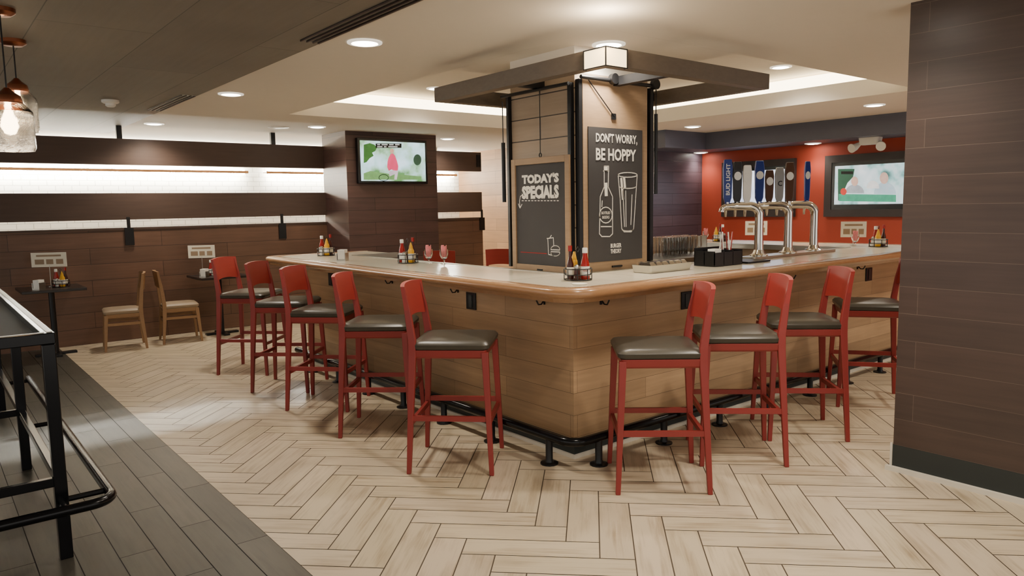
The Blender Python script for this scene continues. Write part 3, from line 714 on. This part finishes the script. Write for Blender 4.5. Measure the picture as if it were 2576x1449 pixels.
strokes('chalk_fill', 'Y', [[(1570, 447), (1572, 470)]], .022, bo_, O)
strokes('chalk_fill', 'Y', [[(1563, 450), (1567, 500)]], .022, bo_, O)
ptext('BOTTLED', 'Y', 1513, 532, 1535, 539, bo_, O, bold=.01); ptext('BEERS', 'Y', 1515, 543, 1533, 550, bo_, O, bold=.01)
zz = on('Y', 1548, 670, .05).z; xx = (r[0]+r[1])/2
MB().box(xx-.05, xx+.05, CY-.05, CY-.04, zz-.006, zz+.006).build('handle', M['black'], rb_)
p0 = on('Y', 1480, 200, .05); p1 = on('Y', 1545, 293, .05)
MB().tube([p0, p1], .0035, 6).build('cable', M['black'], rb_)
MB().box(p1.x-.02, p1.x+.02, CY-.05, CY-.04, p1.z-.02, p1.z+.02).build('cable_plate', M['black'], rb_)
hr = thing('sliding_rail_frame', 'black steel rails and rods framing the chalkboards on the plank column', 'rail frame')
MB().box(CX-.035, CX-.004, CY+.005, CY+.035, 1.1, 2.36).build('rail', M['black'], hr)
MB().box(CX+.0, CX+.03, CY-.04, CY-.004, 1.1, 2.38).build('rail', M['black'], hr)
MB().box(CX-.035, CX-.004, CY+CWY-.012, CY+CWY+.012, 1.1, 2.36).build('rail', M['black'], hr)
MB().box(CX+CW-.012, CX+CW+.02, CY-.04, CY-.004, 1.1, 2.38).build('rail', M['black'], hr)
MB().tube([(CX+.0, CY-.06, 2.39), (CX+CW+.03, CY-.06, 2.39)], .014, 10).build('rod', M['black'], hr, smooth=True)
MB().tube([(CX-.055, CY, 2.35), (CX-.055, CY+CWY+.04, 2.35)], .012, 10).build('rod', M['black'], hr, smooth=True)
for x in (CX+.3, CX+CW):
    MB().rings([[(x+.036*math.cos(a*PI/10), yy, 2.40+.036*math.sin(a*PI/10)) for a in range(20)] for yy in (CY-.09, CY-.055)]).build('roller', M['black'], hr, smooth=True)
MB().tube([(CX+CW+.06, CY-.03, 2.2), (CX+CW+.06, CY-.03, 1.62)], .014, 10).tube([(CX+CW+.06, CY-.03, 2.38), (CX+CW+.06, CY-.03, 2.2)], .004, 8).build('weight_rod', M['black'], hr, smooth=True)
MB().tube([(CX-.03, CY+CWY+.06, 2.02), (CX-.03, CY+CWY+.06, 1.58)], .016, 10).tube([(CX-.03, CY+CWY+.06, 2.32), (CX-.03, CY+CWY+.06, 2.02)], .004, 6).build('weight_rod', M['black'], hr, smooth=True)
# beam frame carried by arms from the column
bf = thing('beam_frame', 'dark timber beam frame around the top of the plank column', 'beam frame')
xa, xb, ya, yb, za, zb = 3.1, 4.74, 2.98, 4.74, 2.33, 2.435
MB().box(xa, xa+.08, ya, yb, za, zb).build('beam', M['beam'], bf, bevel=.004)
MB().box(xa+.08, xb, ya, ya+.08, za, zb).build('beam', M['beam'], bf, bevel=.004)
MB().box(xb-.08, xb, ya+.08, yb, za, zb).build('beam', M['beam'], bf, bevel=.004)
MB().box(xa+.08, xb-.08, yb-.08, yb, za, zb).build('beam', M['beam'], bf, bevel=.004)
for a_ in ((xa+.08, CX, 3.95, 4.01, 2.36, 2.42), (CX+CW, xb-.08, 3.95, 4.01, 2.36, 2.42), (3.83, 3.89, ya+.08, CY, 2.36, 2.42), (3.83, 3.89, CY+CWY, yb-.08, 2.36, 2.42)):
    MB().box(*a_).build('support_arm', M['black'], bf)
sc_ = thing('corner_lamp', 'glowing square opal glass lamp wrapped on the near corner of the beam frame', 'lamp', (xa, ya, 2.318))
MB().box(-.02, .0, -.02, .15, .006, .104).box(0, .15, -.02, 0, .006, .104).build('glass', M['sconce'], sc_)
MB().box(-.025, .155, -.025, -.02, 0, .006).box(-.025, -.02, -.02, .155, 0, .006).box(-.025, .155, -.025, -.02, .104, .11).box(-.025, -.02, -.02, .155, .104, .11).box(-.025, -.0, .15, .155, 0, .11).box(.15, .155, -.025, 0, 0, .11).box(-.026, -.02, -.026, -.02, 0, .11).build('frame', M['black'], sc_)
pl = bpy.data.lights.new('corner_glow', 'POINT'); pl.energy = 10; pl.color = (1, .8, .55); pl.shadow_soft_size = .06
po = bpy.data.objects.new('corner_glow', pl); C.objects.link(po); po.location = (xa-.08, ya-.08, 2.47)

# ------------------------------------------------------------------ televisions
TG = glow('foliage_green', S(60, 110, 50), 1.0); TP = glow('pink_clothing', S(226, 70, 110), 1.2); TK = mat('caption_black', S(10, 10, 10), .4)
tv = thing('television', 'wall television showing a cyclist in pink among trees, on the dark pillar', 'television', (0, 0, 0))
a = GY(903, 455, 9.2); b2 = GY(1073, 350, 9.2); z0 = GY(985, 462, 9.2).z; z1 = GY(985, 350, 9.2).z
MB().box(a.x, b2.x, 9.2, 9.27, z0, z1).build('bezel', M['bezel'], tv, bevel=.005)
m1 = scr('park_picture', [S(90, 140, 80), S(160, 200, 170), S(190, 225, 230), S(215, 240, 250)], 4.5, 1.9)
e_ = .035
sc1 = MB().box(a.x+e_, b2.x-e_, 9.196, 9.2, z0+e_, z1-e_).build('screen', m1, tv)
def tvpoly(nm, pts, m_, par, y=9.194, plane='Y'):
    P = [GY(x, yv, y) if plane == 'Y' else GX(x, yv, y) for x, yv in pts]
    b = MB(); b.faces(P, [tuple(range(len(P)))]); return b.build(nm, m_, par)
tvpoly('picture_shape', [(915, 364), (930, 360), (942, 364), (948, 372), (944, 380), (936, 384), (940, 392), (930, 398), (922, 408), (915, 410)], TG, sc1)
tvpoly('picture_shape', [(915, 436), (932, 430), (950, 433), (985, 438), (1020, 440), (1060, 444), (1060, 452), (915, 452)], glow('grass_green', S(110, 160, 96), 1.0), sc1)
tvpoly('picture_shape', ell(1050, 402, 10, 14)[:-1], glow('dark_tree', S(50, 80, 60), .9), sc1)
tvpoly('picture_shape', [(978, 396), (983, 387), (989, 386), (994, 392), (999, 406), (1002, 418), (1001, 428), (994, 431), (985, 426), (978, 430), (974, 420), (975, 406)], TP, sc1, 9.192)
tvpoly('picture_shape', ell(986, 380, 5, 6, 0, 360, 10)[:-1], glow('skin_tone', S(226, 170, 150), 1), sc1, 9.1915)
tvpoly('picture_shape', [(978, 432), (988, 428), (1002, 430), (998, 452), (992, 452), (993, 438), (980, 444)], glow('pale_trouser', S(214, 200, 214), 1), sc1, 9.1915)
tvpoly('picture_shape', [(945, 361), (1010, 361), (1010, 372), (945, 372)], TK, sc1, 9.1925)
MB().tube([GY(x, y_, 9.191) for x, y_ in ell(965, 447, 12, 8)[:-1]], .004, 5, closed=True).build('picture_shape', TK, sc1)
CW_ = glow('caption_white', S(230, 230, 230), 1)
for q0, q1, qy in ((949, 956, 364), (960, 975, 364), (979, 990, 364), (994, 1005, 364), (949, 962, 369), (966, 972, 369), (977, 1000, 369)):
    tvpoly('caption', [(q0, qy-1.2), (q1, qy-1.2), (q1, qy+1.2), (q0, qy+1.2)], CW_, sc1, 9.1915)
def wall_screen(y0, y1, lb, scr_m):
    t = thing('television', lb, 'television')
    b = MB().box(10.04, 10.099, y0, y0+.1, 1.32, 2.17).box(10.04, 10.099, y1-.1, y1, 1.32, 2.17).box(10.04, 10.099, y0+.1, y1-.1, 1.32, 1.42).box(10.04, 10.099, y0+.1, y1-.1, 2.07, 2.17)
    b.build('surround', M['tvframe'], t)
    MB().box(10.05, 10.099, y0+.1, y1-.1, 1.42, 2.07).build('bezel', M['bezel'], t)
    return t, MB().box(10.045, 10.05, y0+.15, y1-.15, 1.49, 2.02).build('screen', scr_m, t)
m2 = scr('studio_picture', [S(70, 110, 105), S(140, 190, 185), S(200, 224, 222), S(215, 230, 232), S(240, 244, 244)], 4, 1.5)
m3 = scr('bright_picture', [S(120, 140, 190), S(210, 216, 235), S(245, 245, 250)], 2.5, 2.2)
t, s_ = wall_screen(4.1, 5.42, 'wall television with people at a table, on the red wall at right', m2)
def wp(pts, m_, off=10.043): tvpoly('picture_shape', pts, m_, s_, off, 'X')
wp([(2108, 425), (2150, 425), (2146, 445), (2132, 460), (2118, 492), (2108, 506)], glow('dark_green_backdrop', S(44, 84, 64), .9), 10.0445)
wp(ell(2150, 486, 24, 22, 0, 180, 12), glow('grey_jacket', S(160, 168, 176), 1))
wp(ell(2150, 456, 9, 12, 0, 360, 14)[:-1], glow('face_tone', S(214, 176, 158), 1), 10.0425)
wp(ell(2226, 488, 28, 30, 0, 180, 12), glow('pale_blue_jacket', S(176, 200, 214), 1))
wp(ell(2224, 448, 11, 15, 0, 360, 14)[:-1], glow('face_tone', S(204, 170, 156), 1), 10.0425)
wp(ell(2196, 474, 16, 20, 0, 180, 10), glow('white_shirt', S(226, 230, 230), 1), 10.0428)
wp([(2110, 488), (2254, 490), (2254, 508), (2110, 506)], glow('teal_desk', S(60, 150, 120), 1), 10.042)
wp(ell(2122, 482, 8, 9, 0, 360, 10)[:-1], glow('red_blotch', S(190, 60, 50), 1), 10.0415)
wp([(2116, 431), (2146, 431), (2146, 438), (2116, 438)], TK, 10.0415)
wall_screen(5.88, 7.13, 'wall television behind the tap handles on the red wall', m3)
p = GX(2190, 350, 9.75)
t = thing('emergency_light', 'white twin headed emergency light under the bulkhead by the red wall', 'emergency light', (9.75, p.y, 2.35))
MB().rloft([(.14, .26, .02, 0), (.12, .24, .02, -.09)]).build('housing', M['white'], t)
for k in (-1, 1):
    MB().tube([(-.02, k*.13, -.07), (-.05, k*.17, -.11), (-.12, k*.19, -.13)], [.025, .045, .06], 14).build('lamp_head', M['white'], t, smooth=True)
dup(t, (7.2, 11.2, ZC), math.radians(60), 'white twin headed emergency light on the ceiling right of the television pillar')

# ------------------------------------------------------------------ high table at left
t = thing('high_table', 'black steel framed high table with foot rail at the left edge', 'table', (0, 0, 0))
tx0, tx1, ty0, ty1 = -.6, .445, 3.76, 6.9
b = MB().box(tx0, tx1, ty0, ty0+.05, .985, 1.035).box(tx0, tx1, ty1-.05, ty1, .985, 1.035).box(tx0, tx0+.05, ty0+.05, ty1-.05, .985, 1.035).box(tx1-.05, tx1, ty0+.05, ty1-.05, .985, 1.035)
b.build('top_frame', M['black_gloss'], t, bevel=.004)
MB().box(tx0+.05, tx1-.05, ty0+.05, ty1-.05, .98, 1.0).build('tabletop', M['table_matt'], t)
MB().box(tx1-.03, tx1-.008, ty0+.02, ty1-.02, 1.035, 1.038).build('edge_strip', M['gray_metal'], t)
MB().box(tx0+.02, tx1-.04, ty0+.01, ty0+.03, 1.035, 1.038).build('edge_strip', M['gray_metal'], t)
for y in (ty0+.028, 5.3, ty1-.028):
    for x in (tx0+.028, tx1-.028): MB().box(x-.026, x+.026, y-.026, y+.026, 0, .985).build('leg', M['black_gloss'], t, bevel=.004)
for x in (tx0+.028, tx1-.028): MB().box(x-.018, x+.018, ty0+.05, ty1-.05, .34, .38).build('crossbar', M['black_gloss'], t, bevel=.004)
for y in (ty0+.028, 5.3): MB().box(tx0+.05, tx1-.05, y-.018, y+.018, .34, .38).build('crossbar', M['black_gloss'], t, bevel=.004)
MB().box(tx0+.05, tx1-.05, 5.28, 5.32, .92, .98).build('crossbar', M['black_gloss'], t)
fp = [(tx0, 3.66)] + arc(.51, 3.76, .10, -90, 0) + [(.61, 6.9)]
MB().tube([(x, y, .26) for x, y in fp], .024, 12).build('foot_rail', M['black_gloss'], t, smooth=True)
for y in (ty0+.05, 5.3, 6.8): MB().tube([(tx1-.02, y, .26), (.61, y, .26)], .014, 8).build('rail_bracket', M['black_gloss'], t)
MB().tube([(tx1-.03, 3.78, .26), (tx1-.03, 3.66, .26)], .014, 8).build('rail_bracket', M['black_gloss'], t)

# ------------------------------------------------------------------ pendants
def pendant(x, y, zb, hh, r, lb):
    t = thing('pendant_lamp', lb, 'pendant lamp', (x, y, ZC-.005), group='glass jar pendants at the upper left')
    MB().lathe([(.07, 0), (.07, -.02), (.05, -.035)], n=20).build('canopy', M['copper'], t, smooth=True)
    z1 = zb+hh-(ZC-.005)
    MB().tube([(0, 0, -.03), (0, 0, z1+.05)], .004, 8).build('cord', M['black'], t)
    MB().lathe([(.012, z1+.07), (.03, z1+.05), (r*.55, z1+.03), (r*.62, z1+.0), (r*.6, z1-.01)], n=24).build('cap', M['copper'], t, smooth=True)
    z0 = z1-hh
    pr = [(r*.58, z1), (r*.75, z1-.02), (r*.98, z1-.05), (r, z1-.08), (r, z0+.02), (r*.93, z0), (r*.88, z0), (r*.9, z0+.006), (r*.965, z0+.024), (r*.965, z1-.08), (r*.945, z1-.053), (r*.7, z1-.026), (r*.55, z1-.004)]
    MB().lathe(pr, n=36, cap=False).build('jar_shade', M['seeded'], t, smooth=True)
    MB().lathe([(.014, z1-.01), (.016, z1-.05), (.036, z1-.09), (.040, z1-.125), (.024, z1-.16), (.004, z1-.168)], n=18).build('bulb', M['bulb'], t, smooth=True)
pendant(.43, 4.65, 1.88, .25, .11, 'glass jar pendant lamp with copper cap, lower and nearer of the two')
pendant(.556, 5.43, 2.05, .25, .1, 'glass jar pendant lamp with copper cap, higher and farther of the two')

# ------------------------------------------------------------------ world
wd = bpy.data.worlds.new('world'); bpy.context.scene.world = wd; wd.use_nodes = True
bg = wd.node_tree.nodes['Background']; bg.inputs[0].default_value = (1, .935, .84, 1); bg.inputs[1].default_value = 1.25
